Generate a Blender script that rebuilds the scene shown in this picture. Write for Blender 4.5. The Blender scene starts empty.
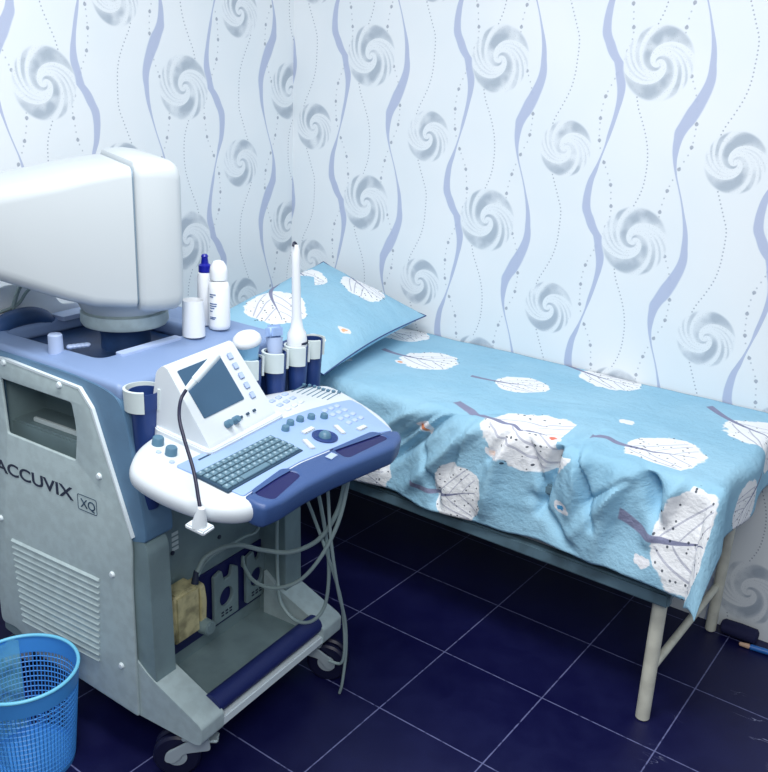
import bpy, bmesh, math, random
from mathutils import Vector, Matrix, noise
R = math.radians
scn = bpy.context.scene
col = scn.collection
random.seed(7)

# ------------------------------------------------------------------ nodes
def s2l(c):
    return tuple(((v/255)/12.92 if v/255 <= .04045 else ((v/255+.055)/1.055)**2.4) for v in c)+(1.,)

class G:
    """small expression builder for shader math"""
    def __init__(s, nt): s.nt = nt
    def m(s, op, *a, clamp=False):
        n = s.nt.nodes.new('ShaderNodeMath'); n.operation = op; n.use_clamp = clamp
        for i, v in enumerate(a):
            if isinstance(v, (int, float)): n.inputs[i].default_value = v
            else: s.nt.links.new(v, n.inputs[i])
        return n.outputs[0]
    def add(s, a, b): return s.m('ADD', a, b)
    def sub(s, a, b): return s.m('SUBTRACT', a, b)
    def mul(s, a, b): return s.m('MULTIPLY', a, b)
    def step(s, x, lo, hi):            # 0 below lo, 1 above hi (lo may be > hi)
        n = s.nt.nodes.new('ShaderNodeMapRange'); n.interpolation_type = 'SMOOTHSTEP'
        s.nt.links.new(x, n.inputs[0])
        a, b, c, d = (lo, hi, 0, 1) if hi > lo else (hi, lo, 1, 0)
        for i, v in zip((1, 2, 3, 4), (a, b, c, d)): n.inputs[i].default_value = v
        return n.outputs[0]
    def mix(s, f, a, b):
        n = s.nt.nodes.new('ShaderNodeMix'); n.data_type = 'RGBA'
        for i, v in ((0, f), (6, a), (7, b)):
            if isinstance(v, (int, float, tuple)): n.inputs[i].default_value = v
            else: s.nt.links.new(v, n.inputs[i])
        return n.outputs[2]
    def mixv(s, f, a, b):
        n = s.nt.nodes.new('ShaderNodeMix'); n.data_type = 'VECTOR'
        for i, v in ((0, f), (4, a), (5, b)):
            if isinstance(v, (int, float, tuple)): n.inputs[i].default_value = v
            else: s.nt.links.new(v, n.inputs[i])
        return n.outputs[1]
    def xyz(s, x, y, z=0.):
        n = s.nt.nodes.new('ShaderNodeCombineXYZ')
        for i, v in enumerate((x, y, z)):
            if isinstance(v, (int, float)): n.inputs[i].default_value = v
            else: s.nt.links.new(v, n.inputs[i])
        return n.outputs[0]
    def sep(s, v):
        n = s.nt.nodes.new('ShaderNodeSeparateXYZ'); s.nt.links.new(v, n.inputs[0]); return n.outputs
    def coord(s, k='Object'):
        return s.nt.nodes.new('ShaderNodeTexCoord').outputs[k]
    def noise(s, v, scale, detail=3., rough=.5, out=0):
        n = s.nt.nodes.new('ShaderNodeTexNoise'); s.nt.links.new(v, n.inputs['Vector'])
        n.inputs['Scale'].default_value = scale; n.inputs['Detail'].default_value = detail; n.inputs['Roughness'].default_value = rough
        return n.outputs[out]
    def curve(s, x, pts, lo, hi):
        n = s.nt.nodes.new('ShaderNodeFloatCurve'); c = n.mapping.curves[0]
        P = [(a, (b-lo)/(hi-lo)) for a, b in pts]
        c.points[0].location = P[0]; c.points[1].location = P[-1]
        for p in P[1:-1]: c.points.new(*p)
        n.mapping.update(); s.nt.links.new(x, n.inputs['Value'])
        return s.add(s.mul(n.outputs[0], hi-lo), lo)

def new_mat(name, color=(200,200,200), rough=.5, metal=0., spec=.5, bump=0., bscale=200., var=0., vscale=8., sheen=0.):
    m = bpy.data.materials.new(name); m.use_nodes = True
    nt = m.node_tree; b = nt.nodes['Principled BSDF']
    b.inputs['Base Color'].default_value = s2l(color)
    b.inputs['Roughness'].default_value = rough; b.inputs['Metallic'].default_value = metal
    b.inputs['Specular IOR Level'].default_value = spec
    g = G(nt)
    if var:
        n = g.noise(g.coord(), vscale, 5)
        f = g.step(n, .35, .65)
        c2 = tuple(max(0, v*(1-var)) for v in color)
        nt.links.new(g.mix(f, s2l(color), s2l(c2)), b.inputs['Base Color'])
    if bump:
        n = g.noise(g.coord(), bscale, 2)
        bn = nt.nodes.new('ShaderNodeBump'); bn.inputs['Strength'].default_value = bump; bn.inputs['Distance'].default_value = .002
        nt.links.new(n, bn.inputs['Height']); nt.links.new(bn.outputs[0], b.inputs['Normal'])
    return m

# wallpaper ----------------------------------------------------------
def wallpaper(name, axis, u0, v0, flip=1.):
    m = new_mat(name, (228,240,246), .62, spec=.3); nt = m.node_tree; g = G(nt); b = nt.nodes['Principled BSDF']
    x, y, z = g.sep(g.coord())
    u = x if axis == 'x' else y
    U = g.m('DIVIDE', g.sub(u, u0), .5334*flip); V = g.m('DIVIDE', g.sub(z, v0), .5244*flip)
    base = s2l((230,236,240)); colr = base
    nz = g.noise(g.xyz(u, z, 0), 3., 2)
    colr = g.mix(g.step(nz, .3, .7), s2l((233,238,241)), s2l((228,235,239)))
    Vf = g.m('FRACT', V)
    ink = s2l((142,150,166))
    lav = s2l((180,190,215))
    # thin dotted lines  (center curve , dot spacing)
    D3 = [(0,2.515),(.06,2.517),(.135,2.512),(.2,2.488),(.313,2.443),(.4,2.41),(.5,2.385),(.6,2.392),(.67,2.411),(.75,2.452),(.84,2.492),(.92,2.51),(1,2.515)]
    D4 = [(0,1.90),(.1,1.925),(.2,1.968),(.3,2.005),(.4,2.016),(.508,2.01),(.6,1.987),(.68,1.955),(.773,1.915),(.88,1.895),(1,1.90)]
    D1 = [(0,1.80),(.06,1.815),(.14,1.835),(.226,1.826),(.32,1.811),(.4,1.774),(.466,1.742),(.54,1.715),(.65,1.702),(.74,1.703),(.813,1.717),(.891,1.75),(1,1.80)]
    D2 = [(0,2.165),(.08,2.14),(.16,2.128),(.24,2.136),(.32,2.156),(.4,2.185),(.464,2.214),(.533,2.246),(.65,2.261),(.75,2.255),(.853,2.231),(.93,2.198),(1,2.165)]
    def dots(pts, n, rad, duty=0):
        Vq = g.m('DIVIDE', g.add(g.m('FLOOR', g.mul(Vf, n)), .5), n)
        c = g.curve(Vq, pts, 1.3, 2.6)
        dx = g.sub(g.m('FRACT', g.add(g.sub(U, c), .5)), .5)
        dy = g.m('DIVIDE', g.sub(g.m('FRACT', g.mul(V, n)), .5), n)
        d = g.m('SQRT', g.add(g.mul(dx, dx), g.mul(dy, dy)))
        return g.step(d, rad*1.25, rad*.75)
    for pts, n, rad, st in ((D3, 46, .0046, .75), (D4, 46, .0046, .75), (D1, 28, .0052, .5), (D2, 28, .0052, .5), (D1, 8, .0105, .75), (D2, 8, .0105, .75)):
        colr = g.mix(g.mul(dots(pts, n, rad), st), colr, ink)
    # ribbons
    R1 = [(0,1.772),(.045,1.735),(.104,1.705),(.15,1.682),(.207,1.675),(.26,1.677),(.332,1.688),(.381,1.705),(.471,1.733),(.53,1.75),(.608,1.768),(.683,1.785),(.747,1.797),(.797,1.804),(.864,1.804),(.92,1.792),(.96,1.784),(1,1.772)]
    W1 = [(0,.058),(.1,.06),(.2,.05),(.3,.04),(.381,.028),(.471,.012),(.53,.012),(.6,.022),(.72,.027),(.8,.038),(.9,.054),(1,.058)]
    R2 = [(0,2.30),(.077,2.293),(.13,2.282),(.2,2.262),(.27,2.24),(.33,2.218),(.406,2.19),(.47,2.174),(.533,2.168),(.598,2.172),(.645,2.182),(.695,2.21),(.76,2.24),(.82,2.268),(.883,2.292),(.93,2.302),(1,2.30)]
    W2 = [(0,.037),(.1,.026),(.2,.013),(.3,.009),(.4,.011),(.47,.02),(.533,.035),(.6,.05),(.66,.072),(.74,.084),(.8,.075),(.9,.055),(1,.037)]
    for c_, w_ in ((R1, W1), (R2, W2)):
        c = g.curve(Vf, c_, 1.3, 2.6); w = g.curve(Vf, w_, 0, .1)
        dx = g.m('ABSOLUTE', g.sub(g.m('FRACT', g.add(g.sub(U, c), .5)), .5))
        k = g.m('DIVIDE', dx, g.mul(w, .5))
        colr = g.mix(g.mul(g.step(k, 1.15, .85), .95), colr, lav)
    # swirls
    for off, rad in ((0., .203), (.5, .168)):
        dx = g.sub(g.m('FRACT', g.add(U, .5-off)), .5); dy = g.mul(g.sub(g.m('FRACT', g.add(V, .5-off)), .5), .983)
        r = g.m('DIVIDE', g.m('SQRT', g.add(g.mul(dx, dx), g.mul(dy, dy))), rad)
        th = g.m('ARCTAN2', dy, dx)
        ln = g.m('LOGARITHM', g.m('MAXIMUM', r, .02), math.e)
        ph = g.m('FRACT', g.m('DIVIDE', g.add(g.add(th, g.mul(ln, 1.9)), -.18+3*math.pi), math.pi))
        fp = g.curve(ph, [(0,.0),(.05,.75),(.18,.95),(.36,.6),(.44,.05),(.50,.0),(.7,.0),(1,.0)], 0., 1.)
        fs = g.curve(ph, [(0,.0),(.3,.0),(.50,.0),(.565,.75),(.62,.7),(.665,.0),(.70,.0),(.75,.6),(.79,.0),(.83,0),(.87,.4),(.92,0),(1,.0)], 0., 1.)
        fp = g.add(fp, g.mul(fs, g.step(r, .32, .7)))
        fade = g.add(.55, g.mul(g.m('SINE', g.add(g.mul(th, 2.), .9)), -.25))
        dens = g.mul(g.mul(fp, g.add(fade, .5)), g.step(r, .03, .16))
        dens = g.m('MULTIPLY', dens, g.step(r, 1.02, .93))
        bl = g.noise(g.xyz(U, V, off), 7., 2)
        dens = g.m('MULTIPLY', dens, g.step(bl, .2, .6), clamp=True)
        # lightly cleared disc hides the lines behind a swirl
        colr = g.mix(g.step(r, 1.02, .95), colr, s2l((230,236,240)))
        colr = g.mix(g.mul(dens, .95), colr, s2l((170,182,194)))
        dust = g.noise(g.xyz(u, z, 0), 260., 1)
        colr = g.mix(g.mul(g.mul(g.step(dust, .62, .7), .35), g.step(r, 1., .9)), colr, s2l((150,156,160)))
    nt.links.new(colr, b.inputs['Base Color'])
    return m

def floor_mat():
    m = new_mat('navy_floor_tile', (12,14,66), .32, spec=.4); nt = m.node_tree; g = G(nt); b = nt.nodes['Principled BSDF']
    x, y, z = g.sep(g.coord())
    gx, gy, T = 3.924*.33, -2.1594*.33, .33
    def line(v, o):
        f = g.m('FRACT', g.add(g.m('DIVIDE', g.sub(v, o), T), .5))
        return g.mul(g.m('ABSOLUTE', g.sub(f, .5)), T)
    dx, dy = line(x, gx), line(y, gy)
    d = g.m('MINIMUM', dx, dy)
    jit = g.noise(g.xyz(x, y), 60., 3)
    lin = g.step(g.sub(d, g.mul(g.sub(jit, .5), .0016)), .0024, .0010)
    tone = g.noise(g.xyz(x, y), 9., 6, .65)
    speck = g.noise(g.xyz(x, y), 420., 3, .7)
    c = g.mix(g.step(tone, .35, .7), s2l((11,12,62)), s2l((18,21,70)))
    c = g.mix(g.mul(g.step(speck, .5, .75), .5), c, s2l((42,46,96)))
    # pale dusty scuffs
    w = g.noise(g.xyz(g.mul(x, .6), g.mul(y, 3.)), 3.2, 4, .6)
    sc = g.step(g.m('ABSOLUTE', g.sub(w, .5)), .004, .001)
    sc = g.mul(sc, g.step(g.noise(g.xyz(x, y), 5., 2), .55, .62))
    sc = g.mul(sc, g.mul(g.step(x, 1.9, 2.05), g.step(y, -.2, -.4)))
    c = g.mix(g.mul(sc, .8), c, s2l((150,156,190)))
    c = g.mix(g.mul(lin, g.step(jit, .2, .5)), c, s2l((112,117,162)))
    nt.links.new(c, b.inputs['Base Color'])
    nt.links.new(g.add(.30, g.mul(tone, .25)), b.inputs['Roughness'])
    return m

def tree_fabric(name, trees, birds, uvname='fab'):
    """sky blue cotton printed with white crowned trees"""
    m = new_mat(name, (140,206,232), .85, spec=.15); nt = m.node_tree; g = G(nt); b = nt.nodes['Principled BSDF']
    uvn = nt.nodes.new('ShaderNodeUVMap'); uvn.uv_map = uvname
    P = uvn.outputs[0]; x, y, _ = g.sep(P)
    wob = g.noise(P, 16., 3, .6, out=1)
    wx, wy, _ = g.sep(wob)
    L = g.xyz(20., 20., 0.)
    for i, (cx, cy, tx, ty, rad, asp) in enumerate(trees):
        # crown centre c, trunk foot t: local +x runs from foot to crown
        dx, dy = cx-tx, cy-ty; l = math.hypot(dx, dy); ax, ay = dx/l, dy/l
        px, py = g.sub(x, cx), g.sub(y, cy)
        lx = g.mul(g.add(g.mul(px, ax), g.mul(py, ay)), 1/rad)
        ly = g.mul(g.add(g.mul(px, -ay), g.mul(py, ax)), 1/(rad*asp))
        k = g.m('MULTIPLY', g.m('LESS_THAN', g.m('ABSOLUTE', g.add(lx, .6)), 1.9), g.m('LESS_THAN', g.m('ABSOLUTE', ly), 1.3))
        L = g.mixv(k, L, g.xyz(lx, ly, float(i)))
    lx, ly, lz = g.sep(L)
    rr = g.m('SQRT', g.add(g.mul(lx, lx), g.mul(ly, ly)))
    edge = g.add(rr, g.mul(g.sub(wx, .5), .55))
    crown = g.step(edge, 1.0, .95)
    base = g.mix(g.step(g.noise(P, 5., 3), .3, .7), s2l((160,204,226)), s2l((150,197,221)))
    c = g.mix(crown, base, s2l((246,248,250)))
    # trunk and branches
    bend = g.add(ly, g.mul(g.m('SINE', g.mul(lx, 1.6)), .16))
    tw = g.m('MAXIMUM', g.mul(g.sub(.55, lx), .045), .012)
    trunk = g.mul(g.step(g.m('DIVIDE', g.m('ABSOLUTE', bend), tw), 1.2, .8), g.mul(g.step(lx, -2.0, -1.95), g.step(lx, .8, .7)))
    br = trunk
    for x0, sl in ((-1.0, .75), (-.85, -.8), (-.45, .9), (-.3, -.95), (.1, .9), (.2, -.9)):
        q = g.sub(lx, x0)
        dd = g.m('ABSOLUTE', g.sub(bend, g.mul(g.m('POWER', g.m('MAXIMUM', q, 0.), .8), sl*.8)))
        bb = g.mul(g.step(dd, .034, .016), g.mul(g.step(q, 0., .02), g.step(rr, .92, .86)))
        br = g.m('MAXIMUM', br, g.mul(bb, .55))
    c = g.mix(br, c, s2l((138,142,170)))
    # leaves
    vo = nt.nodes.new('ShaderNodeTexVoronoi'); vo.inputs['Scale'].default_value = 5.2
    nt.links.new(g.xyz(lx, g.mul(ly, 1.25), lz), vo.inputs['Vector'])
    lf = g.mul(g.step(vo.outputs['Distance'], .19, .15), g.step(rr, 1.05, 1.0))
    c = g.mix(g.mul(lf, .9), c, s2l((46,58,76)))
    for bx, by, cr in birds:
        q = g.m('SQRT', g.add(g.m('POWER', g.mul(g.sub(g.add(x, g.mul(g.sub(wx, .5), .05)), bx), 1.), 2.), g.m('POWER', g.mul(g.sub(g.add(y, g.mul(g.sub(wy, .5), .05)), by), 1.5), 2.)))
        c = g.mix(g.step(q, .026, .022), c, s2l((240,240,244)))
        c = g.mix(g.step(q, .013, .009), c, s2l(cr))
    nt.links.new(c, b.inputs['Base Color'])
    cr = g.noise(P, 22., 6, .65); bn = nt.nodes.new('ShaderNodeBump'); bn.inputs['Strength'].default_value = .5; bn.inputs['Distance'].default_value = .02
    nt.links.new(cr, bn.inputs['Height']); nt.links.new(bn.outputs[0], b.inputs['Normal'])
    return m

# ------------------------------------------------------------------ mesh helpers
def obj(name, bm, mat, parent=None, smooth=True, loc=None):
    me = bpy.data.meshes.new(name)
    if isinstance(bm, bpy.types.Mesh): me = bm; me.name = name
    else:
        bmesh.ops.recalc_face_normals(bm, faces=bm.faces[:]); bm.to_mesh(me); bm.free()
    o = bpy.data.objects.new(name, me); col.objects.link(o)
    if mat: me.materials.clear(); me.materials.append(mat)
    if smooth:
        for p in me.polygons: p.use_smooth = True
        try: me.set_sharp_from_angle(angle=R(38))
        except Exception: pass
    if parent: o.parent = parent
    if loc: o.location = loc
    return o

def tag(o, label, cat, group=None, kind=None):
    if label: o['label'] = label
    if cat: o['category'] = cat
    if group: o['group'] = group
    if kind: o['kind'] = kind
    return o

def empty(name, loc=(0,0,0), rz=0):
    o = bpy.data.objects.new(name, None); col.objects.link(o); o.location = loc; o.rotation_euler = (0,0,rz)
    o.empty_display_size = .05
    return o

def bevel(bm, geom_verts, w, seg=2):
    es = {e for v in geom_verts for e in v.link_edges}
    bmesh.ops.bevel(bm, geom=list(es), offset=w, segments=seg, affect='EDGES', clamp_overlap=True)

def box(bm, x0, x1, y0, y1, z0, z1, bv=0, seg=2, M=None):
    t = bmesh.new(); r = bmesh.ops.create_cube(t, size=1)
    for v in r['verts']:
        v.co = Vector(((x0+x1)/2+v.co.x*(x1-x0), (y0+y1)/2+v.co.y*(y1-y0), (z0+z1)/2+v.co.z*(z1-z0)))
    if bv: bevel(t, t.verts[:], bv, seg)
    merge(bm, t, M)

def merge(bm, t, M=None):
    if M: bmesh.ops.transform(t, matrix=M, verts=t.verts[:])
    me = bpy.data.meshes.new('tmp'); t.to_mesh(me); t.free(); bm.from_mesh(me); bpy.data.meshes.remove(me)

def prism(bm, poly, d0, d1, axis='y', bv=0, seg=2, M=None):
    """poly in the plane perpendicular to axis; axis y: (x,z); z: (x,y); x: (y,z)"""
    t = bmesh.new()
    def mk(p, d): return {'y': (p[0], d, p[1]), 'z': (p[0], p[1], d), 'x': (d, p[0], p[1])}[axis]
    a = [t.verts.new(mk(p, d0)) for p in poly]; b = [t.verts.new(mk(p, d1)) for p in poly]
    t.faces.new(a); t.faces.new(b[::-1]); n = len(poly)
    for i in range(n): t.faces.new((a[i], b[i], b[(i+1) % n], a[(i+1) % n]))
    bmesh.ops.recalc_face_normals(t, faces=t.faces[:])
    if bv: bevel(t, t.verts[:], bv, seg)
    merge(bm, t, M)

def cyl(bm, p0, p1, r0, r1=None, n=20, caps=True, bv=0):
    r1 = r0 if r1 is None else r1
    p0, p1 = Vector(p0), Vector(p1); d = p1-p0
    t = bmesh.new(); bmesh.ops.create_cone(t, cap_ends=caps, segments=n, radius1=r0, radius2=r1, depth=d.length)
    if bv:
        es = [e for e in t.edges if any(len(f.verts) > 4 for f in e.link_faces)]
        bmesh.ops.bevel(t, geom=es, offset=bv, segments=2, affect='EDGES')
    merge(bm, t, Matrix.Translation((p0+p1)/2) @ d.to_track_quat('Z', 'Y').to_matrix().to_4x4())

def lathe(bm, prof, n=28, M=None, loc=(0,0,0)):
    t = bmesh.new(); rings = []
    for r, z in prof:
        if r < 1e-5: rings.append([t.verts.new((0,0,z))]); continue
        rings.append([t.verts.new((r*math.cos(2*math.pi*i/n), r*math.sin(2*math.pi*i/n), z)) for i in range(n)])
    for a, b in zip(rings, rings[1:]):
        if len(a) == 1 and len(b) == 1: continue
        for i in range(n):
            j = (i+1) % n
            if len(a) == 1: t.faces.new((a[0], b[j], b[i]))
            elif len(b) == 1: t.faces.new((a[i], a[j], b[0]))
            else: t.faces.new((a[i], a[j], b[j], b[i]))
    merge(bm, t, (M or Matrix()) @ Matrix.Translation(loc) if M else Matrix.Translation(loc))

def spline(pts, k=8):
    P = [Vector(p) for p in pts]; P = [P[0]*2-P[1]]+P+[P[-1]*2-P[-2]]; out = []
    for i in range(1, len(P)-2):
        a, b, c, d = P[i-1:i+3]
        for j in range(k):
            t = j/k
            out.append(.5*((2*b)+(c-a)*t+(2*a-5*b+4*c-d)*t*t+(3*b-a-3*c+d)*t**3))
    out.append(P[-2]); return out

def tube(bm, pts, r, n=10, smooth=8, closed=False):
    P = spline(pts, smooth) if smooth else [Vector(p) for p in pts]
    t = bmesh.new(); rings = []; up = None
    for i, p in enumerate(P):
        d = (P[min(i+1, len(P)-1)]-P[max(i-1, 0)])
        if closed: d = P[(i+1) % len(P)]-P[i-1]
        d.normalize()
        if up is None: up = d.orthogonal().normalized()
        up = (up-d*up.dot(d)); up = up.normalized() if up.length > 1e-6 else d.orthogonal().normalized()
        s = d.cross(up); rr = r(i/(len(P)-1)) if callable(r) else r
        rings.append([t.verts.new(p+(up*math.cos(2*math.pi*k/n)+s*math.sin(2*math.pi*k/n))*rr) for k in range(n)])
    prs = list(zip(rings, rings[1:]))+([(rings[-1], rings[0])] if closed else [])
    for a, b in prs:
        for k in range(n): t.faces.new((a[k], a[(k+1) % n], b[(k+1) % n], b[k]))
    if not closed: t.faces.new(rings[0][::-1]); t.faces.new(rings[-1])
    merge(bm, t)

def flat(loops, depth, bev=0., M=None, res=0):
    """2D outline with holes -> solid slab mesh centred on z=0, thickness depth"""
    cu = bpy.data.curves.new('c', 'CURVE'); cu.dimensions = '2D'; cu.fill_mode = 'BOTH'
    cu.extrude = max(depth/2-bev, .0002); cu.bevel_depth = bev; cu.bevel_resolution = 2; cu.offset = -bev
    for L in loops:
        s = cu.splines.new('POLY'); s.points.add(len(L)-1)
        for p, q in zip(s.points, L): p.co = (q[0], q[1], 0, 1)
        s.use_cyclic_u = True
    o = bpy.data.objects.new('c', cu); col.objects.link(o)
    dg = bpy.context.evaluated_depsgraph_get()
    me = bpy.data.meshes.new_from_object(o.evaluated_get(dg))
    bpy.data.objects.remove(o); bpy.data.curves.remove(cu)
    bm = bmesh.new(); bm.from_mesh(me); bpy.data.meshes.remove(me)
    bmesh.ops.remove_doubles(bm, verts=bm.verts[:], dist=1e-5)
    if M: bmesh.ops.transform(bm, matrix=M, verts=bm.verts[:])
    return bm

def rpoly(pts, rad, n=5):
    """round the corners of a polygon; rad one value or list"""
    out = []; N = len(pts)
    for i in range(N):
        p = Vector(pts[i]).to_2d(); a = Vector(pts[i-1]).to_2d(); b = Vector(pts[(i+1) % N]).to_2d()
        r = rad[i] if isinstance(rad, (list, tuple)) else rad
        u = (a-p); v = (b-p); k = min(r, u.length*.45, v.length*.45)
        if k < 1e-4: out.append(tuple(p)); continue
        s = p+u.normalized()*k; e = p+v.normalized()*k
        for j in range(n+1):
            t = j/n; q = s*(1-t)**2+p*2*t*(1-t)+e*t*t; out.append(tuple(q))
    return out

def circ(cx, cy, r, n=24, sx=1, sy=1):
    return [(cx+sx*r*math.cos(2*math.pi*i/n), cy+sy*r*math.sin(2*math.pi*i/n)) for i in range(n)]

def text_bm(s, size, M, sx=1., depth=.0008, bold=0.):
    cu = bpy.data.curves.new('t', 'FONT'); cu.body = s; cu.size = size; cu.extrude = depth; cu.offset = bold
    o = bpy.data.objects.new('t', cu); col.objects.link(o)
    dg = bpy.context.evaluated_depsgraph_get(); me = bpy.data.meshes.new_from_object(o.evaluated_get(dg))
    bpy.data.objects.remove(o); bpy.data.curves.remove(cu)
    bm = bmesh.new(); bm.from_mesh(me); bpy.data.meshes.remove(me)
    bmesh.ops.transform(bm, matrix=M @ Matrix.Diagonal((sx, 1, 1, 1)), verts=bm.verts[:])
    return bm
# plane seen from -y: text x -> +x, text y -> +z
SIDE = lambda x, y, z: Matrix.Translation((x, y, z)) @ Matrix.Rotation(R(90), 4, 'X')

# ------------------------------------------------------------------ materials
M_ = {}
M_['panel'] = new_mat('grey_panel_paint', (184,202,204), .55, bump=.25, bscale=500, var=.05, vscale=40)
M_['panel_lo'] = new_mat('grey_green_plastic', (128,150,154), .5, bump=.25, bscale=400, var=.08, vscale=12)
M_['trim_highlight'] = new_mat('pale_trim_and_highlight', (222,234,238), .45)
M_['blue'] = new_mat('slate_blue_plastic', (100,138,170), .5, bump=.15, bscale=500, var=.06, vscale=14)
M_['deck'] = new_mat('periwinkle_deck_plastic', (128,152,192), .45, bump=.1, bscale=500)
M_['dkblue'] = new_mat('deep_blue_plastic', (30,58,118), .45)
M_['navy'] = new_mat('navy_plastic', (12,18,84), .4)
M_['rail_blue'] = new_mat('rubber_foot_rail', (26,40,104), .55, bump=.2, bscale=300)
M_['tray'] = new_mat('dark_tray_plastic', (48,82,132), .5, var=.2, vscale=10)
M_['white'] = new_mat('white_plastic', (214,222,228), .38, bump=.05, bscale=300)
M_['monitor'] = new_mat('monitor_plastic', (196,204,208), .45, bump=.05, bscale=300)
M_['cream'] = new_mat('cream_plastic', (206,218,218), .45)
M_['handrest'] = new_mat('royal_blue_handrest', (58,86,138), .42, bump=.2, bscale=600)
M_['console'] = new_mat('light_blue_console', (152,180,224), .45)
M_['key'] = new_mat('grey_green_keys', (94,126,144), .5)
M_['keygap'] = new_mat('dark_key_gap', (44,72,96), .6)
M_['legend'] = new_mat('pale_legend_print', (158,182,194), .6)
M_['knob'] = new_mat('teal_knob', (84,122,146), .4)
M_['screen'] = new_mat('blue_grey_screen', (58,90,118), .4, spec=.3)
M_['dark'] = new_mat('black_print', (28,40,66), .6)
M_['black'] = new_mat('black_rubber', (14,18,52), .45)
M_['chrome'] = new_mat('caster_metal', (190,205,210), .3, metal=.3)
M_['leg'] = new_mat('cream_painted_steel', (222,222,206), .42, bump=.1, bscale=60, var=.08, vscale=20)
M_['rail'] = new_mat('green_grey_bed_rail', (96,124,138), .5, var=.25, vscale=9)
M_['mattress'] = new_mat('dark_mattress_cloth', (70,92,120), .9)
M_['cable'] = new_mat('grey_green_cable', (148,168,168), .45)
M_['tan'] = new_mat('aged_tan_plastic', (204,196,150), .5, var=.3, vscale=26)
M_['bottle'] = new_mat('white_bottle_plastic', (242,246,250), .35)
M_['bluecap'] = new_mat('cobalt_cap', (16,24,150), .35)
M_['probe'] = new_mat('light_blue_probe', (132,184,218), .4)
M_['probewhite'] = new_mat('white_probe', (232,236,240), .35)
M_['print'] = new_mat('label_print', (70,100,150), .6)
M_['bin'] = new_mat('sky_blue_bin_plastic', (70,150,226), .4, spec=.5)
M_['binrim'] = new_mat('pale_blue_bin_rim', (120,206,240), .35)
M_['baghose'] = new_mat('dark_navy_cloth', (18,22,66), .8)
M_['pen'] = new_mat('blue_pen_barrel', (40,110,190), .4)
M_['pentip'] = new_mat('tan_pen_tip', (214,178,150), .5)
M_['bag'] = new_mat('thin_aqua_plastic_film', (120,200,226), .3)
M_['bag'].node_tree.nodes['Principled BSDF'].inputs['Alpha'].default_value = .45
M_['dkband'] = new_mat('dark_seam', (120,140,156), .6)
M_['lav'] = new_mat('lavender_button', (176,194,226), .5)

# ------------------------------------------------------------------ room
H = 2.75
bm = bmesh.new(); box(bm, -.1, 3.6, 0, .1, 0, H)
tag(obj('wall_back', bm, wallpaper('swirl_wallpaper_back', 'x', 1.1424*.33, 5.2214*.33), smooth=False), None, None, kind='structure')
bm = bmesh.new(); box(bm, -.1, 0, -3.6, 0, 0, H)
tag(obj('wall_left', bm, wallpaper('swirl_wallpaper_left', 'y', -.0543*.33, 4.8075*.33, -1.), smooth=False), None, None, kind='structure')
bm = bmesh.new(); box(bm, -.1, 3.6, -3.6, .1, -.1, 0)
tag(obj('floor', bm, floor_mat(), smooth=False), None, None, kind='structure')

# ------------------------------------------------------------------ ultrasound machine (local x forward, y across, z up)
CA = R(4.5); CO = Vector((1.165, -1.56, 0))
def Wd(a, b, z): return CO+Vector((math.cos(CA)*a-math.sin(CA)*b, math.sin(CA)*a+math.cos(CA)*b, z))
cart = empty('ultrasound_machine', CO, CA)
tag(cart, 'large grey and blue wheeled ultrasound machine with keyboard console and swivelled white monitor', 'ultrasound machine')
BW = .57
# lower chassis : pillars, back recess panel, foot arms
bm = bmesh.new()
for y0, y1 in ((.0, .068), (BW-.075, BW)):
    prism(bm, rpoly([(-.74,.17),(-.70,.60),(-.66,.622),(-.172,.622),(-.163,.60),(-.155,.25),(-.155,.14),(-.60,.15)], .01), y0+.003, y1, bv=.012, seg=3)
box(bm, -.72, -.25, .03, BW-.03, .16, .80, .005)
chassis = obj('chassis', bm, M_['panel_lo'], cart)
# foot ledge with arms
def arm(y0, y1):
    b_ = bmesh.new()
    prism(b_, rpoly([(-.225,.131),(-.225,.30),(-.175,.262),(-.02,.197),(-.010,.188),(-.012,.142),(-.03,.134)], [0,.0,.02,.012,.01,.01,.01]), y0, y1, bv=.007, seg=2)
    return b_
obj('foot_arm', arm(0, .078), M_['panel'], cart)
obj('foot_arm', arm(BW-.085, BW), M_['panel'], cart)
bm = bmesh.new()
prism(bm, [(-.26,.128),(-.26,.152),(-.20,.150),(-.08,.158),(-.035,.164),(-.035,.130)], .07, BW-.08, bv=.004)
obj('foot_ledge', bm, M_['panel_lo'], cart)
bm = bmesh.new(); box(bm, -.036, -.016, .07, BW-.08, .140, .166, .003); obj('ledge_lip', bm, M_['trim_highlight'], cart)
bm = bmesh.new(); cyl(bm, (-.045,.072,.195), (-.045,BW-.082,.195), .027, n=24)
obj('foot_rail', bm, M_['rail_blue'], cart)
# port boards
def board(y0, y1, hole, hz):
    o_ = [(y0,.222),(y1,.222),(y1,.362),(y1-.022,.375),(y1-.030,.345),(y0+.038,.345),(y0+.030,.378),(y0,.37)]
    b_ = flat([rpoly(o_, .006), circ(hole, hz, .026, 24, 1, 1.1)], .012, .002, Matrix(((0,0,1,-.238),(1,0,0,0),(0,1,0,0),(0,0,0,1))))
    return b_
for y0, y1, hy, hz in ((.290,.385,.337,.290),(.420,.505,.463,.290)):
    p = obj('transducer_port', board(y0, y1, hy, hz), M_['panel_lo'], cart)
    b_ = bmesh.new(); cyl(b_, (-.2465,hy,hz), (-.243,hy,hz), .03, n=24); obj('port_socket', b_, M_['navy'], p)
    b_ = bmesh.new()
    for i in range(3):
        for j in range(2): box(b_, -.232, -.2312, hy-.022+i*.016, hy-.012+i*.016, .236+j*.009, .241+j*.009)
    obj('port_lettering', b_, M_['dark'], p, smooth=False)
bm = bmesh.new()
box(bm, -.250, -.246, .115, BW-.055, .205, .39)
obj('port_bay', bm, M_['navy'], cart, smooth=False)
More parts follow.
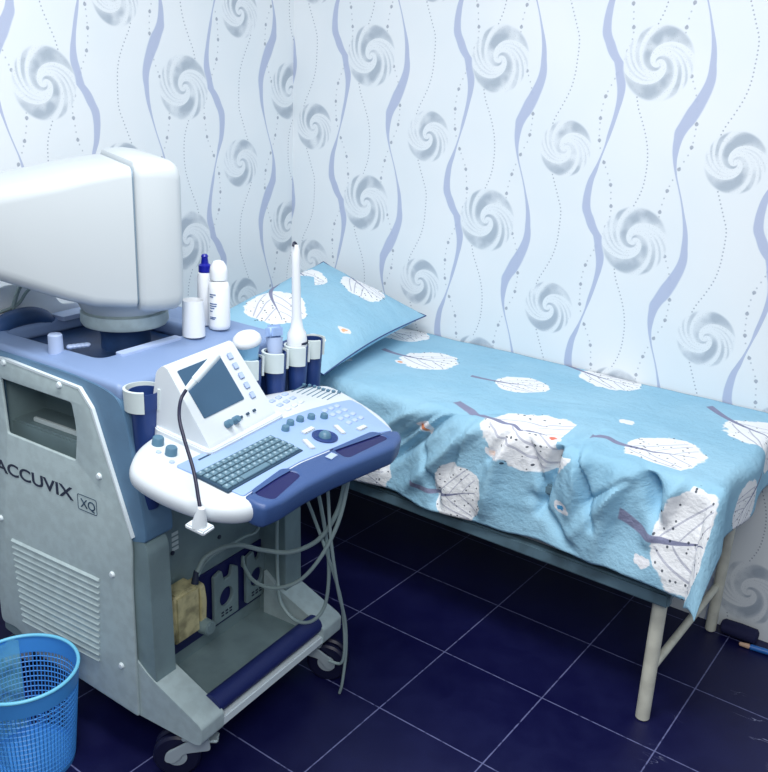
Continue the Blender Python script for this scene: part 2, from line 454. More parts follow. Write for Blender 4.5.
# small screws / marks on the front face
for y_, z_ in ((.10,.52),(.16,.50),(.12,.455),(.25,.53),(.33,.47),(.42,.50)):
    bm = bmesh.new(); cyl(bm, (-.2515,y_,z_), (-.247,y_,z_), .006, n=10); obj('screw', bm, M_['dark'], cart)
bm = bmesh.new()
for j in range(4): box(bm, -.2515, -.2492, .16, .182, .545-j*.014, .554-j*.014)
obj('front_label', bm, M_['cream'], cart, smooth=False)

# grey side panel with opening
out = rpoly([(-.735,.20),(-.735,.965),(-.60,.972),(-.350,.957),(-.315,.92),(-.204,.63),(-.2125,.50),(-.212,.132),(-.43,.150),(-.61,.152),(-.66,.205)],
            [.02,.03,.0,.035,.03,.05,.05,.01,.02,.03,.03])
hole = rpoly([(-.631,.921),(-.378,.917),(-.366,.85),(-.378,.775),(-.624,.781)], [.006,.008,.05,.006,.006])
sp = obj('side_panel', flat([out, hole], .0085, .003, SIDE(0, -.003, 0)), M_['panel'], cart)
bm = flat([rpoly([(-.735,.963),(-.735,.968),(-.60,.976),(-.346,.961),(-.308,.92),(-.200,.63),(-.204,.63),(-.314,.918),(-.350,.956),(-.60,.970)], .002)], .009, 0, SIDE(0, -.0036, 0))
obj('edge_highlight', bm, M_['trim_highlight'], sp)  # pale strip drawn in for the light caught on the panel edge
bm = bmesh.new()
n = 14
for i in range(n):
    z_ = .480-i*(.480-.245)/(n-1)
    prism(bm, [(-.0065,z_-.006),(-.0125,z_-.003),(-.0065,z_+.0035)], -.650+.001*i, -.322-.0015*i, axis='x')
obj('vent_louvres', bm, M_['panel'], sp, smooth=False)
for x_, z_ in ((-.413,.952),(-.298,.758),(-.687,.529),(-.275,.511),(-.262,.262),(-.61,.965)):
    bm = bmesh.new(); lathe(bm, [(0,.007),(.006,.006),(.0085,.001),(.0085,-.001)], 14, Matrix.Translation((x_,-.0068,z_)) @ Matrix.Rotation(R(90),4,'X'))
    obj('screw', bm, M_['trim_highlight'], sp)
bm = bmesh.new()
tb = text_bm('ACCUVIX', .046, SIDE(-.685, -.0078, .667), 1.44, .0006, .0006); merge(bm, tb)
obj('lettering', bm, M_['dark'], sp, smooth=False)
bm = bmesh.new()
tb = text_bm('XQ', .032, SIDE(-.370, -.0078, .660), 1.05, .0006, .0); merge(bm, tb)
o2 = rpoly([(-.380,.651),(-.314,.651),(-.314,.692),(-.380,.692)], .006); i2 = rpoly([(-.3785,.6525),(-.3155,.6525),(-.3155,.6905),(-.3785,.6905)], .005)
merge(bm, flat([o2, i2], .001, 0, SIDE(0, -.0076, 0)))
obj('emblem', bm, M_['keygap'], sp, smooth=False)
# interior bay behind the opening
bm = bmesh.new()
for a in ((-.66,-.35,.13,.134,.75,.95),(-.66,-.35,.012,.134,.745,.752),(-.66,-.35,.012,.134,.945,.95),(-.662,-.655,.012,.134,.75,.95),(-.345,-.340,.012,.134,.75,.95)): box(bm, *a)
obj('storage_bay', bm, M_['panel_lo'], cart, smooth=False)
bm = bmesh.new(); box(bm, -.60,-.36,.05,.06,.80,.812,.002); cyl(bm, (-.42,.04,.79),(-.39,.10,.79),.012,n=12); cyl(bm,(-.40,.1,.86),(-.38,.1,.86),.02,n=14)
obj('bay_bracket', bm, M_['cream'], cart)

# upper shell
bm = bmesh.new()
prof = [(-.76,.62),(-.78,.95),(-.77,.99),(-.60,.988),(-.38,.984),(-.29,.976),(-.235,.962),(-.212,.92),(-.166,.66),(-.166,.626),(-.22,.612)]
rp = [0,.03,.03,.05,.05,.05,.03,.03,.01,.008,.0]
def shell_prism(y0, y1, pr=prof): prism(bm, rpoly(pr, rp, 4), y0, y1, bv=.007, seg=2)
# the side walls leave the bay free
shell_prism(.0015, .012); 
prism(bm, rpoly([(-.66,.952),(-.66,.986),(-.60,.988),(-.38,.984),(-.29,.976),(-.235,.962),(-.212,.92),(-.166,.66),(-.166,.626),(-.20,.612),(-.33,.63),(-.337,.952)], .01), .008, .085, bv=.008)
shell_prism(BW-.10, BW-.002)
box(bm, -.77, -.26, .012, BW-.05, .93, .962)
box(bm, -.77, -.665, .012, BW-.05, .62, .94)
box(bm, -.335, -.26, .05, BW-.05, .62, .95, .003)
sh = obj('upper_shell', bm, M_['blue'], cart)
# open the side wall at the bay: the shell's outer skin is trimmed by removing faces covering the hole
me = sh.data
bm = bmesh.new(); bm.from_mesh(me)
for x_, no in ((-.64,(1,0,0)),(-.36,(1,0,0))):
    bmesh.ops.bisect_plane(bm, geom=bm.verts[:]+bm.edges[:]+bm.faces[:], plane_co=(x_,0,0), plane_no=no)
for z_ in (.765,.93):
    bmesh.ops.bisect_plane(bm, geom=bm.verts[:]+bm.edges[:]+bm.faces[:], plane_co=(0,0,z_), plane_no=(0,0,1))
dele = [f for f in bm.faces if -.64 < f.calc_center_median().x < -.36 and .765 < f.calc_center_median().z < .93 and f.calc_center_median().y < .0125]
bmesh.ops.delete(bm, geom=dele, context='FACES'); bm.to_mesh(me); bm.free()
# top deck ring
top = [(-.772,.004),(-.235,.004),(-.225,.02),(-.225,BW-.02),(-.235,BW-.004),(-.772,BW-.004)]
tr = rpoly([(-.72,.078),(-.372,.078),(-.372,.405),(-.72,.405)], .025)
bm = flat([rpoly(top, .02), tr], .040, .012)
for v in bm.verts:
    v.co.z += .985
    if v.co.x > -.36: v.co.z -= (v.co.x+.36)**2*1.2
obj('top_deck', bm, M_['deck'], cart)
bm = bmesh.new(); box(bm, -.73,-.36,.07,.41,.9615,.966)
obj('top_tray', bm, M_['tray'], cart, smooth=False)
bm = bmesh.new()
prism(bm, rpoly([(-.372,.12),(-.345,.12),(-.345,.315),(-.372,.315)], .008), .998, 1.009, axis='z', bv=.004)
obj('drawer_bar', bm, M_['lav'], cart)
# small things moulded on the rail: cap post
bm = bmesh.new(); lathe(bm, [(0,1.045),(.014,1.045),(.0165,1.042),(.0175,1.0),(.0175,.998)], 24, loc=(-.493,.052,0))
obj('cap_post', bm, M_['lav'], cart)
bm = bmesh.new()
for i in range(5): lathe(bm, [(0,.006),(.007,.004),(.009,0),(.007,-.004),(0,-.006)], 12, Matrix.Translation((-.478+.004*i,.080+.009*i,1.010)))
tag(obj('coiled_clip', bm, M_['lav']), 'small pale coiled clip lying on the machine top beside the cap post', 'clip')
o = bpy.data.objects['coiled_clip']; o.location = CO; o.rotation_euler = (0,0,CA)
# rear handle + rear cover
bm = bmesh.new(); tube(bm, [(-.745,.05,.98),(-.745,.09,1.012),(-.745,.15,1.022),(-.745,.20,1.012),(-.745,.235,.98)], .024, 14)
obj('rear_handle', bm, M_['tray'], cart)
bm = bmesh.new(); prism(bm, rpoly([(-.755,.24),(-.70,.24),(-.70,.40),(-.755,.40)], .006), 1.0, 1.012, axis='z', bv=.003)
obj('deck_slot_cover', bm, M_['lav'], cart)

# left column cup holder & right holder row
def holder(cx, cy, zt, rad=.031, h=.05, gap=30, open_dir=0):
    b_ = bmesh.new(); t = bmesh.new(); n = 28
    ang = [R(open_dir+gap/2+(360-gap)*i/n) for i in range(n+1)]
    rows = []
    for a in ang:
        c, s = math.cos(a), math.sin(a)
        rows.append([t.verts.new((cx+c*r_, cy+s*r_, z_)) for r_, z_ in ((rad,zt-h),(rad+.002,zt),(rad-.004,zt+.001),(rad-.006,zt-h))])
    for p, q in zip(rows, rows[1:]):
        for k in range(4): t.faces.new((p[k], p[(k+1) % 4], q[(k+1) % 4], q[k]))
    t.faces.new(rows[0]); t.faces.new(rows[-1][::-1]); merge(b_, t)
    return b_
# left one
hx, hy = -.190, .034
o = obj('probe_holder', holder(hx, hy, .985, .040, .048, 55, -12), M_['cream'], cart)
bm = bmesh.new(); lathe(bm, [(0,.94),(.032,.94),(.0335,.978),(.0315,.978),(.028,.90),(.024,.80),(.022,.70),(0,.70)], 24, loc=(hx+.002,hy+.002,-.0))
obj('holder_well', bm, M_['dkblue'], o)
HH = [(-.165,.362),(-.153,.445),(-.146,.526),(-.156,.604)]; HZ = .035
bm = bmesh.new(); prism(bm, rpoly([(-.25,.32),(-.19,.32),(-.18,.625),(-.25,.625)], .01), .80, .955, axis='z', bv=.006)
obj('holder_bracket', bm, M_['dkblue'], cart)
for i, (x_, y_) in enumerate(HH):
    od = (20, 20, 20, 20)[i]
    hold = obj('probe_holder', holder(x_, y_, .980, .034, .05, 70, od), M_['cream'], cart)
    bm = bmesh.new(); lathe(bm, [(.0255,.935),(.0275,.976),(.0255,.978),(.0265,.93),(.024,.88),(.021,.80),(0,.80)], 20, loc=(x_, y_, 0))
    obj('holder_well', bm, M_['dkblue'], hold)
# neck below console
bm = bmesh.new(); prism(bm, rpoly([(-.25,.72),(-.25,.83),(.05,.815),(.03,.78),(-.16,.70)], .01), .12, .43, bv=.01)
box(bm, -.25,-.14,.05,.20,.70,.735,.005)
obj('console_arm', bm, M_['panel_lo'], cart)
bm = bmesh.new()
for y_ in (.06,.10): box(bm, -.16,-.12,y_,y_+.018,.715,.745,.003)
cyl(bm, (-.13,.12,.72),(-.10,.17,.715),.012,n=14)
obj('headphone_socket', bm, M_['cream'], cart)

# ---- console panel: own frame; x forward, y across, z normal
pan_outline = [(-.03,-.368),(-.11,-.352),(-.155,-.295),(-.178,-.22),(-.182,-.12),(-.172,.03),(-.140,.154),(-.103,.255),(-.072,.325),(-.035,.345),(.05,.325),(.14,.288),(.198,.240),(.220,.195),(.224,.15),(.203,.05),(.180,-.05),(.163,-.153),(.155,-.24),(.143,-.300),(.108,-.338),(.05,-.362)]
def sm_loop(P, k=5):
    n = len(P); out = []
    for i in range(n):
        a, b, c, d = (Vector(P[(i+j-1) % n]) for j in range(4))
        for j in range(k):
            t = j/k; q = .5*((2*b)+(c-a)*t+(2*a-5*b+4*c-d)*t*t+(3*b-a-3*c+d)*t**3); out.append((q.x, q.y))
    return out
console = obj('control_console', flat([sm_loop(pan_outline)], .046, .019, Matrix.Translation((0,0,-.023))), M_['white'], cart)
console.rotation_euler = (Matrix.Rotation(R(6),3,'Z') @ Matrix.Rotation(R(9),3,'Y')).to_euler()
console.location = (0,.25,.86)
# light blue work surface
work = [(-.055,-.285),(-.045,-.12),(-.030,.05),(-.02,.075),(-.005,.16),(.02,.25),(.04,.298),(.075,.292),(.20,.222),(.178,.18),(.14,.03),(.119,-.08),(.113,-.18),(.113,-.283)]
bm = flat([rpoly(work, .008)], .006, .001, Matrix.Translation((0,0,.0005)))
obj('work_surface', bm, M_['console'], console)
# blue hand rest with two slots
hr = [(.112,-.287),(.112,-.18),(.119,-.08),(.14,.03),(.178,.18),(.196,.222),(.214,.235),(.236,.205),(.244,.15),(.222,.05),(.199,-.05),(.184,-.153),(.180,-.240),(.170,-.287),(.150,-.293)]
hr_s = []
for i in range(len(hr)): hr_s.append(hr[i])
s1 = rpoly([(.124,-.256),(.119,-.136),(.148,-.128),(.160,-.250)], .012)
s2 = rpoly([(.152,.026),(.176,.170),(.207,.176),(.184,.018)], .010)
hr_o = flat([rpoly(hr_s, .014), s1, s2], .054, .011, Matrix.Translation((0,0,-.023)))
obj('hand_rest', hr_o, M_['handrest'], console)
for s in (s1, s2):
    cx_ = sum(p[0] for p in s)/len(s); cy_ = sum(p[1] for p in s)/len(s)
    s = [(cx_+(p[0]-cx_)*1.6, cy_+(p[1]-cy_)*1.15) for p in s]
    obj('hand_slot', flat([s], .002, 0, Matrix.Translation((0,0,.0005))), M_['navy'], console, smooth=False)
bm = bmesh.new(); box(bm, .150,.168,-.025,.005,.0045,.0065,.001, M=Matrix.Rotation(R(0),4,'Z'))
obj('rest_badge', bm, M_['lav'], console)
# keyboard
KM = Matrix.Translation((.046,-.162,.004)) @ Matrix.Rotation(R(-3.2),4,'Z')
bm = bmesh.new(); box(bm, -.046,.046,-.131,.131,-.003,.002,.001, M=KM)
kb = obj('keyboard', bm, M_['keygap'], console)
bm = bmesh.new(); lg = bmesh.new()
for r_ in range(5):
    nk = 14; off = (0,.004,.006,.009,0)[r_]
    xx = -.042+r_*.0170
    if r_ < 4:
        ks = [(-.127+i*.0182+off*.4, .0158) for i in range(nk)]
    else:
        ks = [(-.127,.0158),(-.1088,.0158),(-.0906,.0158),(-.0724,.090),(.022,.0158),(.0402,.0158),(.0584,.0158),(.0766,.0158),(.0948,.0158),(.113,.0125)]
    for y_, w_ in ks:
        w_ = min(w_, .1285-y_)
        box(bm, xx, xx+.0145, y_, y_+w_, .001, .0065, .0015, 1, M=KM)
        if w_ < .03: box(lg, xx+.004, xx+.0085, y_+.004, y_+.0095, .0062, .0068, M=KM)
obj('keys', bm, M_['key'], console)
obj('key_legends', lg, M_['legend'], console, smooth=False)
# groove beside keyboard
bm = bmesh.new(); box(bm, -.026,-.022,-.235,-.09,.003,.0045, M=Matrix.Rotation(R(-3),4,'Z'))
obj('pen_groove', bm, M_['keygap'], console, smooth=False)
# knobs and buttons
def knob(name, x, y, r, h, mat, z0=0.):
    b_ = bmesh.new(); lathe(b_, [(0,z0+h),(r*.8,z0+h),(r*.95,z0+h*.85),(r,z0),(r*1.05,z0-.002)], 18, loc=(x,y,0)); return obj(name, b_, mat, console)
for x, y in ((-.142,-.236),(-.095,-.250)): knob('dial_knob', x, y, .013, .018, M_['knob'])
for x, y in ((-.118,-.262),(-.072,-.275)): knob('panel_button', x, y, .006, .003, M_['lav'])
for x, y in ((.016,.022),(.008,.056),(.014,.090),(.026,.122),(.046,.150)): knob('rotary_knob', x, y, .0095, .012, M_['knob'], .003)
bm = bmesh.new(); lathe(bm, [(0,.004),(.030,.004),(.031,.007),(.026,.009),(.022,.006),(0,.005)], 30, loc=(.100,.062,0))
tbk = obj('trackball', bm, M_['dkblue'], console)
bm = bmesh.new(); lathe(bm, [(0,.020),(.008,.018),(.0135,.012),(.0155,.005)], 20, loc=(.100,.062,0))
obj('trackball_ball', bm, M_['knob'], console)
for (x, y, l, w, rz) in ((.055,.060,.045,.016,-4),(.092,.002,.045,.016,60),(.106,.122,.045,.016,58),(.140,.172,.034,.016,-8)):
    bm = bmesh.new(); box(bm, -w/2,w/2,-l/2,l/2,.002,.007,.0035,2, M=Matrix.Translation((x,y,0)) @ Matrix.Rotation(R(rz),4,'Z'))
    obj('select_button', bm, M_['white'], console)
for i in range(3):
    for j in range(4):
        bm = bmesh.new(); x, y = .028+j*.025+i*.004, .185+i*.024-j*.004
        box(bm, x-.007,x+.007,y-.008,y+.008,.002,.0065,.002,1); obj('soft_button', bm, M_['lav'], console)
# button block and sliders, right rear
for i in range(3):
    for j in range(3):
        x, y = -.095+j*.026, .135+i*.030-j*.004
        bm = bmesh.new(); box(bm, x-.006,x+.006,y-.009,y+.009,-.001,.004,.0015,1); obj('function_button', bm, M_['lav'] if j < 2 else M_['white'], console)
bm = bmesh.new(); kn = bmesh.new()
for i in range(8):
    x = -.092+i*.0125; yy = .222+i*.0045
    box(bm, x-.0013,x+.0013,yy,yy+.072,-.001,.0008)
    ky = yy+.060+.004*math.sin(i); box(kn, x-.004,x+.004,ky-.004,ky+.004,0,.006,.001,1)
obj('slider_slots', bm, M_['key'], console, smooth=False)
obj('slider_caps', kn, M_['knob'], console)
# touch screen housing (slanted wedge)
prof = [(-.035,-.002),(-.040,.014),(-.178,.150),(-.190,.152),(-.205,.135),(-.205,-.04),(-.15,-.04)]
t = bmesh.new(); prism(t, rpoly(prof, [.01,.012,.012,.012,.02,0,0],5), -.192, .066, bv=.012, seg=3)
for v in t.verts:   # a little narrower to the top
    k = max(0, v.co.z)/.15; v.co.y = -.063+(v.co.y+.063)*(1-.07*k)
hs = obj('touch_screen', t, M_['white'], console)
# skirt flares onto console
t = bmesh.new(); prism(t, rpoly([(-.03,-.205),(-.19,-.20),(-.19,.075),(-.022,.082)], .02), -.02, .012, axis='z', bv=.008, seg=3)
obj('screen_skirt', t, M_['white'], console)
# plane of slanted face
fa = Vector((-.040,0,.014)); fb = Vector((-.178,0,.150)); ud = (fb-fa).normalized(); nd = Vector((ud.z,0,-ud.x))
FM = Matrix(((0,ud.x,nd.x,fa.x),(1,ud.y,nd.y,-.063),(0,ud.z,nd.z,fa.z),(0,0,0,1)))   # local x=across, y=up slope, z=out
L_ = (fb-fa).length
bm = flat([rpoly([(-.098,.062),(.050,.062),(.050,L_-.014),(-.098,L_-.014)], .003)], .002, 0, FM @ Matrix.Translation((0,0,.0012)))
obj('display_glass', bm, M_['screen'], console, smooth=False)
for i in range(5):
    bm = bmesh.new(); 
    if i < 2: lathe(bm, [(0,.016),(.007,.015),(.0085,.012),(.009,0)], 16, FM @ Matrix.Translation((-.045+i*.028,.028,.001)))
    else: box(bm, -.005,.005,-.003,.003,0,.004,.001,1, M=FM @ Matrix.Translation((-.045+i*.026,.028,.001)))
    obj('screen_knob' if i < 2 else 'screen_button', bm, M_['knob'] if i < 2 else M_['keygap'], console)
for i in range(5):
    bm = bmesh.new(); box(bm, -.009,.009,-.008,.008,0,.003,.003,2, M=FM @ Matrix.Translation((.082,.062+i*.026,.001))); obj('round_button', bm, M_['lav'], console)
# gooseneck lamp on the console's left front edge
bm = bmesh.new(); box(bm, .062,.108,-.398,-.362,-.040,-.030,.003); lathe(bm, [(.016,-.032),(.012,-.012),(.007,.008),(0,.009)], 16, loc=(.085,-.382,0))
obj('gooseneck_base', bm, M_['white'], console)
bm = bmesh.new(); tube(bm, [(.085,-.382,.0),(.070,-.372,.015),(.03,-.342,.05),(-.03,-.302,.085),(-.065,-.276,.108),(-.092,-.240,.125),(-.094,-.220,.145)], .0037, 10)
obj('gooseneck', bm, M_['black'], console)
bm = bmesh.new(); hb, ht = Vector((-.094,-.222,.142)), Vector((-.070,-.160,.214)); dd = (ht-hb)
cyl(bm, hb, hb+dd*.25, .0055, .0075, 16); cyl(bm, hb+dd*.25, ht, .0088, .0095, 18, bv=.002)
obj('lamp_head', bm, M_['trim_highlight'], console)

# ---- monitor (part of the machine, turned towards the bed)
FAZ = R(65)-CA
MM = Matrix.Translation((-.5,.27,0)) @ Matrix.Rotation(FAZ, 4, 'Z')   # x = facing
def rect_ring(x, hw, z0, z1, r, n=5):
    P = rpoly([(-hw,z0),(hw,z0),(hw,z1),(-hw,z1)], r, n); return [(x, p[0], p[1]) for p in P]
def loft(rings, M=None, cap=True):
    t = bmesh.new(); V = [[t.verts.new(p) for p in rg] for rg in rings]; n = len(V[0])
    for a, b in zip(V, V[1:]):
        for i in range(n): t.faces.new((a[i], a[(i+1) % n], b[(i+1) % n], b[i]))
    if cap: t.faces.new(V[0][::-1]); t.faces.new(V[-1])
    bmesh.ops.recalc_face_normals(t, faces=t.faces[:])
    if M: bmesh.ops.transform(t, matrix=M, verts=t.verts[:])
    return t
case = obj('monitor', loft([rect_ring(-.40,.105,1.220,1.325,.03), rect_ring(-.385,.125,1.205,1.348,.035), rect_ring(-.30,.152,1.182,1.378,.035), rect_ring(-.16,.172,1.130,1.406,.032), rect_ring(-.10,.178,1.114,1.418,.028), rect_ring(-.03,.182,1.108,1.428,.024), rect_ring(-.008,.183,1.107,1.430,.024)], MM), M_['monitor'], cart)
obj('seam', loft([rect_ring(-.010,.1795,1.111,1.427,.022), rect_ring(.000,.1795,1.111,1.427,.022)], MM), M_['dkband'], case)
bez = obj('bezel', loft([rect_ring(-.003,.185,1.106,1.434,.028), rect_ring(.000,.190,1.099,1.440,.034), rect_ring(.012,.195,1.095,1.445,.038), rect_ring(.050,.196,1.093,1.447,.040), rect_ring(.085,.193,1.096,1.443,.040), rect_ring(.100,.183,1.106,1.432,.036), rect_ring(.105,.170,1.118,1.420,.03)], MM), M_['monitor'], case)
obj('screen_glass', loft([rect_ring(.103,.155,1.135,1.405,.02), rect_ring(.107,.153,1.137,1.403,.02)], MM), M_['screen'], case)
bm = bmesh.new(); lathe(bm, [(.128,1.140),(.122,1.11),(.112,1.085),(.106,1.072),(.102,1.068)], 40, loc=(-.5,.27,0))
obj('swivel_neck', bm, M_['monitor'], case)
bm = bmesh.new(); lathe(bm, [(.098,1.070),(.098,1.064),(.107,1.062),(.1085,1.038),(.104,1.030),(.04,1.028)], 40, loc=(-.5,.27,0))
obj('swivel_base', bm, M_['panel'], case)
bm = bmesh.new(); lathe(bm, [(.070,1.032),(.062,1.0),(.062,.966)], 40, loc=(-.5,.27,0))
obj('pedestal', bm, M_['tray'], case)
# rear hump with cables
bm = bmesh.new(); prism(bm, rpoly([(.02,.98),(.05,1.06),(.12,1.10),(.22,1.10),(.28,1.05),(.30,1.022),(.36,1.018),(.36,.98)], .02), -.87,-.782, axis='x', bv=.02, seg=3)
obj('rear_hump', bm, M_['bottle'], cart)
bm = bmesh.new()
tube(bm, [(-.74,.30,1.13),(-.76,.22,1.125),(-.765,.17,1.10),(-.765,.145,1.06),(-.775,.14,1.02)], .005, 10)
tube(bm, [(-.72,.31,1.13),(-.745,.23,1.115),(-.755,.18,1.085),(-.765,.15,1.05),(-.79,.10,1.03)], .004, 10)
obj('rear_cable', bm, M_['cable'], cart)

# ---- casters
def caster(x, y, rz, name='caster'):
    M = Matrix.Translation((x,y,0)) @ Matrix.Rotation(R(rz),4,'Z')
    b_ = bmesh.new()
    lathe(b_, [(0,.135),(.03,.135),(.032,.128),(.028,.118),(0,.118)], 20, M)
    prism(b_, rpoly([(-.005,.12),(-.075,.075),(-.078,.05),(-.055,.045),(-.03,.075),(.035,.085),(.03,.12)], .01), -.034, -.028, M=M, bv=.001)
    prism(b_, rpoly([(-.005,.12),(-.075,.075),(-.078,.05),(-.055,.045),(-.03,.075),(.035,.085),(.03,.12)], .01), .028, .034, M=M, bv=.001)
    box(b_, -.035,.03,-.034,.034,.110,.120,.003, M=M)
    box(b_, .02,.05,-.018,.018,.092,.100,.003, M=M)
    fork = obj(name, b_, M_['chrome'], cart)
    b_ = bmesh.new()
    for s in (-1, 1):
        t = bmesh.new(); lathe(t, [(.02,-.009),(.052,-.009),(.058,-.004),(.058,.004),(.052,.009),(.02,.009)], 32)
        merge(b_, t, M @ Matrix.Translation((-.05,s*.015,.058)) @ Matrix.Rotation(R(90),4,'X'))
    obj('wheel', b_, M_['black'], fork)
    b_ = bmesh.new()
    for s in (-1, 1):
        t = bmesh.new(); lathe(t, [(0,.012),(.010,.011),(.013,.008),(.026,.007),(.03,.002),(.03,-.002),(0,-.002)], 24)
        merge(b_, t, M @ Matrix.Translation((-.05,s*.017,.058)) @ Matrix.Rotation(R(-90*s),4,'X'))
    obj('wheel_hub', b_, M_['chrome'], fork)
caster(-.075, .055, 35); caster(-.075, BW-.05, -160)
caster(-.70, .05, 10); caster(-.70, BW-.05, 0)
bm = bmesh.new(); box(bm, -.68,-.10,.03,BW-.03,.120,.165,.005)
obj('base_plate', bm, M_['panel_lo'], cart)

# ------------------------------------------------------------------ items on the machine (own objects)
def own(name, loc, label, cat, group=None, rz=0.):
    return tag(empty(name, loc, rz), label, cat, group)
# tan transducer connector plugged in + its cable
con = own('transducer_connector', Wd(-.25,.155,.26), 'aged tan transducer connector plugged into the machine front, grey cable arching from its top', 'connector', rz=CA)
def cl(p, base=(-.25,.155,.26)): return (p[0]-base[0], p[1]-base[1], p[2]-base[2])
bm = bmesh.new(); box(bm, 0,.062,-.052,.040,.018,.160,.010,3)
obj('connector_body', bm, M_['tan'], con)
bm = bmesh.new(); prism(bm, rpoly([(.008,.03),(.058,.03),(.062,.10),(.055,.145),(.008,.150)], .012), .041, .060, bv=.004)
obj('connector_side', bm, M_['tan'], con)
bm = bmesh.new(); cyl(bm, (.050,.052,.025),(.082,.052,.025),.022,.019,n=20,bv=.003)
obj('locking_knob', bm, M_['panel_lo'], con)
bm = bmesh.new(); cyl(bm, (.050,.030,.158),(.048,.038,.190),.010,.006,n=14)
obj('strain_relief', bm, M_['dark'], con)
def cable(pts, parent, base, r=.0052, name='cable', mat='cable'):
    b_ = bmesh.new(); tube(b_, [Vector(p)-Vector(base) for p in pts], r, 10, 8); return obj(name, b_, M_[mat], parent)
C1 = [(.10,.40,.812),(.125,.385,.775),(.12,.375,.732),(.1,.371,.636),(.05,.364,.546),(-.02,.341,.498),(-.08,.303,.501),(-.12,.266,.518),(-.16,.243,.507),(-.19,.213,.482),(-.2,.195,.448)]
cable(C1, con, (-.25,.155,.26), .006)
def loose(name, pts, label, r=.005):
    c = CO.copy(); b_ = bmesh.new(); tube(b_, [Wd(*p)-Wd(*pts[0]) for p in pts], r, 10, 8)
    o_ = obj(name, b_, M_['cable']); o_.location = Wd(*pts[0]); return tag(o_, label, 'cable', 'probe cables hanging in front of the machine')
C2 = [(.10,.37,.812),(.135,.358,.78),(.14,.354,.74),(.12,.351,.629),(.08,.34,.524),(.02,.332,.436),(-.05,.319,.393),(-.12,.319,.388),(-.18,.349,.397),(-.215,.385,.395),(-.225,.395,.36)]
C3 = [(.05,.33,.806),(.05,.354,.701),(.05,.393,.561),(.05,.415,.435),(.03,.43,.315),(0,.414,.262),(-.05,.405,.25),(-.1,.407,.283),(-.135,.437,.324),(-.148,.447,.457),(-.145,.447,.569),(-.12,.42,.74),(-.10,.40,.79)]
C4 = [(.1,.30,.80),(.1,.325,.734),(.1,.348,.569),(.09,.401,.398),(.08,.453,.276),(.07,.479,.162),(.06,.481,.05),(.05,.484,.008)]
C5 = [(.02,.30,.80),(.02,.325,.711),(.03,.368,.607),(.06,.4,.476),(.07,.446,.337),(.072,.467,.201),(.060,.474,.12),(.02,.47,.11)]
C7 = [(-.21,.204,.425),(-.215,.251,.452),(-.215,.379,.455),(-.21,.445,.46),(-.17,.450,.60),(-.12,.42,.78)]
loose('probe_cable', C2, 'grey cable curving deepest across the machine front from the console to the middle port')
loose('probe_cable', C3, 'grey cable hanging beside the right pillar and looping low over the foot ledge', .0048)
loose('probe_cable', C4, 'outermost grey cable hanging from the console right end down to the floor by the caster', .0042)
loose('probe_cable', C5, 'grey cable hanging down to the right end of the blue foot rail', .0042)
loose('probe_cable', C7, 'thin grey cable running straight along above the front ports', .0042)
# probes in holders
pr = own('convex_probe', Wd(HH[0][0],HH[0][1],.935), 'light blue ultrasound probe with cream rounded head, in the holder nearest the touch screen', 'ultrasound probe', 'probes standing in the holders', rz=CA)
bm = bmesh.new(); lathe(bm, [(0,-.02),(.012,-.02),(.018,0),(.0235,.03),(.025,.055),(.030,.075),(.031,.082),(.0,.082)], 24, Matrix.Rotation(R(8),4,'X') @ Matrix.Diagonal((.95,1,1,1)))
obj('handle', bm, M_['probe'], pr)
bm = bmesh.new(); lathe(bm, [(.031,.080),(.037,.085),(.039,.092),(.036,.102),(.026,.111),(.010,.115),(0,.1155)], 28, Matrix.Rotation(R(8),4,'X') @ Matrix.Diagonal((.85,1,1,1)))
obj('probe_head', bm, M_['probewhite'], pr)
pr = own('linear_probe', Wd(HH[1][0],HH[1][1],.935), 'pale lilac ultrasound probe leaning in the holder right of the convex probe', 'ultrasound probe', 'probes standing in the holders', rz=CA)
bm = bmesh.new(); lathe(bm, [(0,-.02),(.011,-.02),(.016,0),(.019,.04),(.0205,.07),(.022,.078)], 20, Matrix.Rotation(R(-10),4,'Y') @ Matrix.Rotation(R(-8),4,'X'))
obj('handle', bm, M_['lav'], pr)
bm = bmesh.new(); box(bm, -.013,.013,-.027,.027,.074,.110,.008,3, M=Matrix.Rotation(R(-10),4,'Y') @ Matrix.Rotation(R(-8),4,'X'))
obj('probe_head', bm, M_['console'], pr)
pr = own('endocavity_probe', Wd(HH[2][0],HH[2][1],.935), 'tall thin white wand probe standing upright in the third holder', 'ultrasound probe', 'probes standing in the holders', rz=CA)
bm = bmesh.new(); lathe(bm, [(0,-.03),(.012,-.03),(.020,0),(.0255,.03),(.0265,.055),(.024,.078),(.017,.09),(.0125,.12),(.0115,.18),(.0108,.26),(.0105,.296),(.0075,.306),(0,.309)], 24, Matrix.Rotation(R(2.6),4,'X'))
obj('wand', bm, M_['probewhite'], pr)
bm = bmesh.new(); lathe(bm, [(.027,.050),(.0275,.051),(.0275,.056),(.027,.057)], 24); obj('grip_band', bm, M_['dark'], pr)
bm = bmesh.new(); tube(bm, [(.0,-.009,.306),(.0,-.017,.313),(.002,-.025,.311),(.003,-.028,.305)], .003, 8); obj('tip_hook', bm, M_['black'], pr)
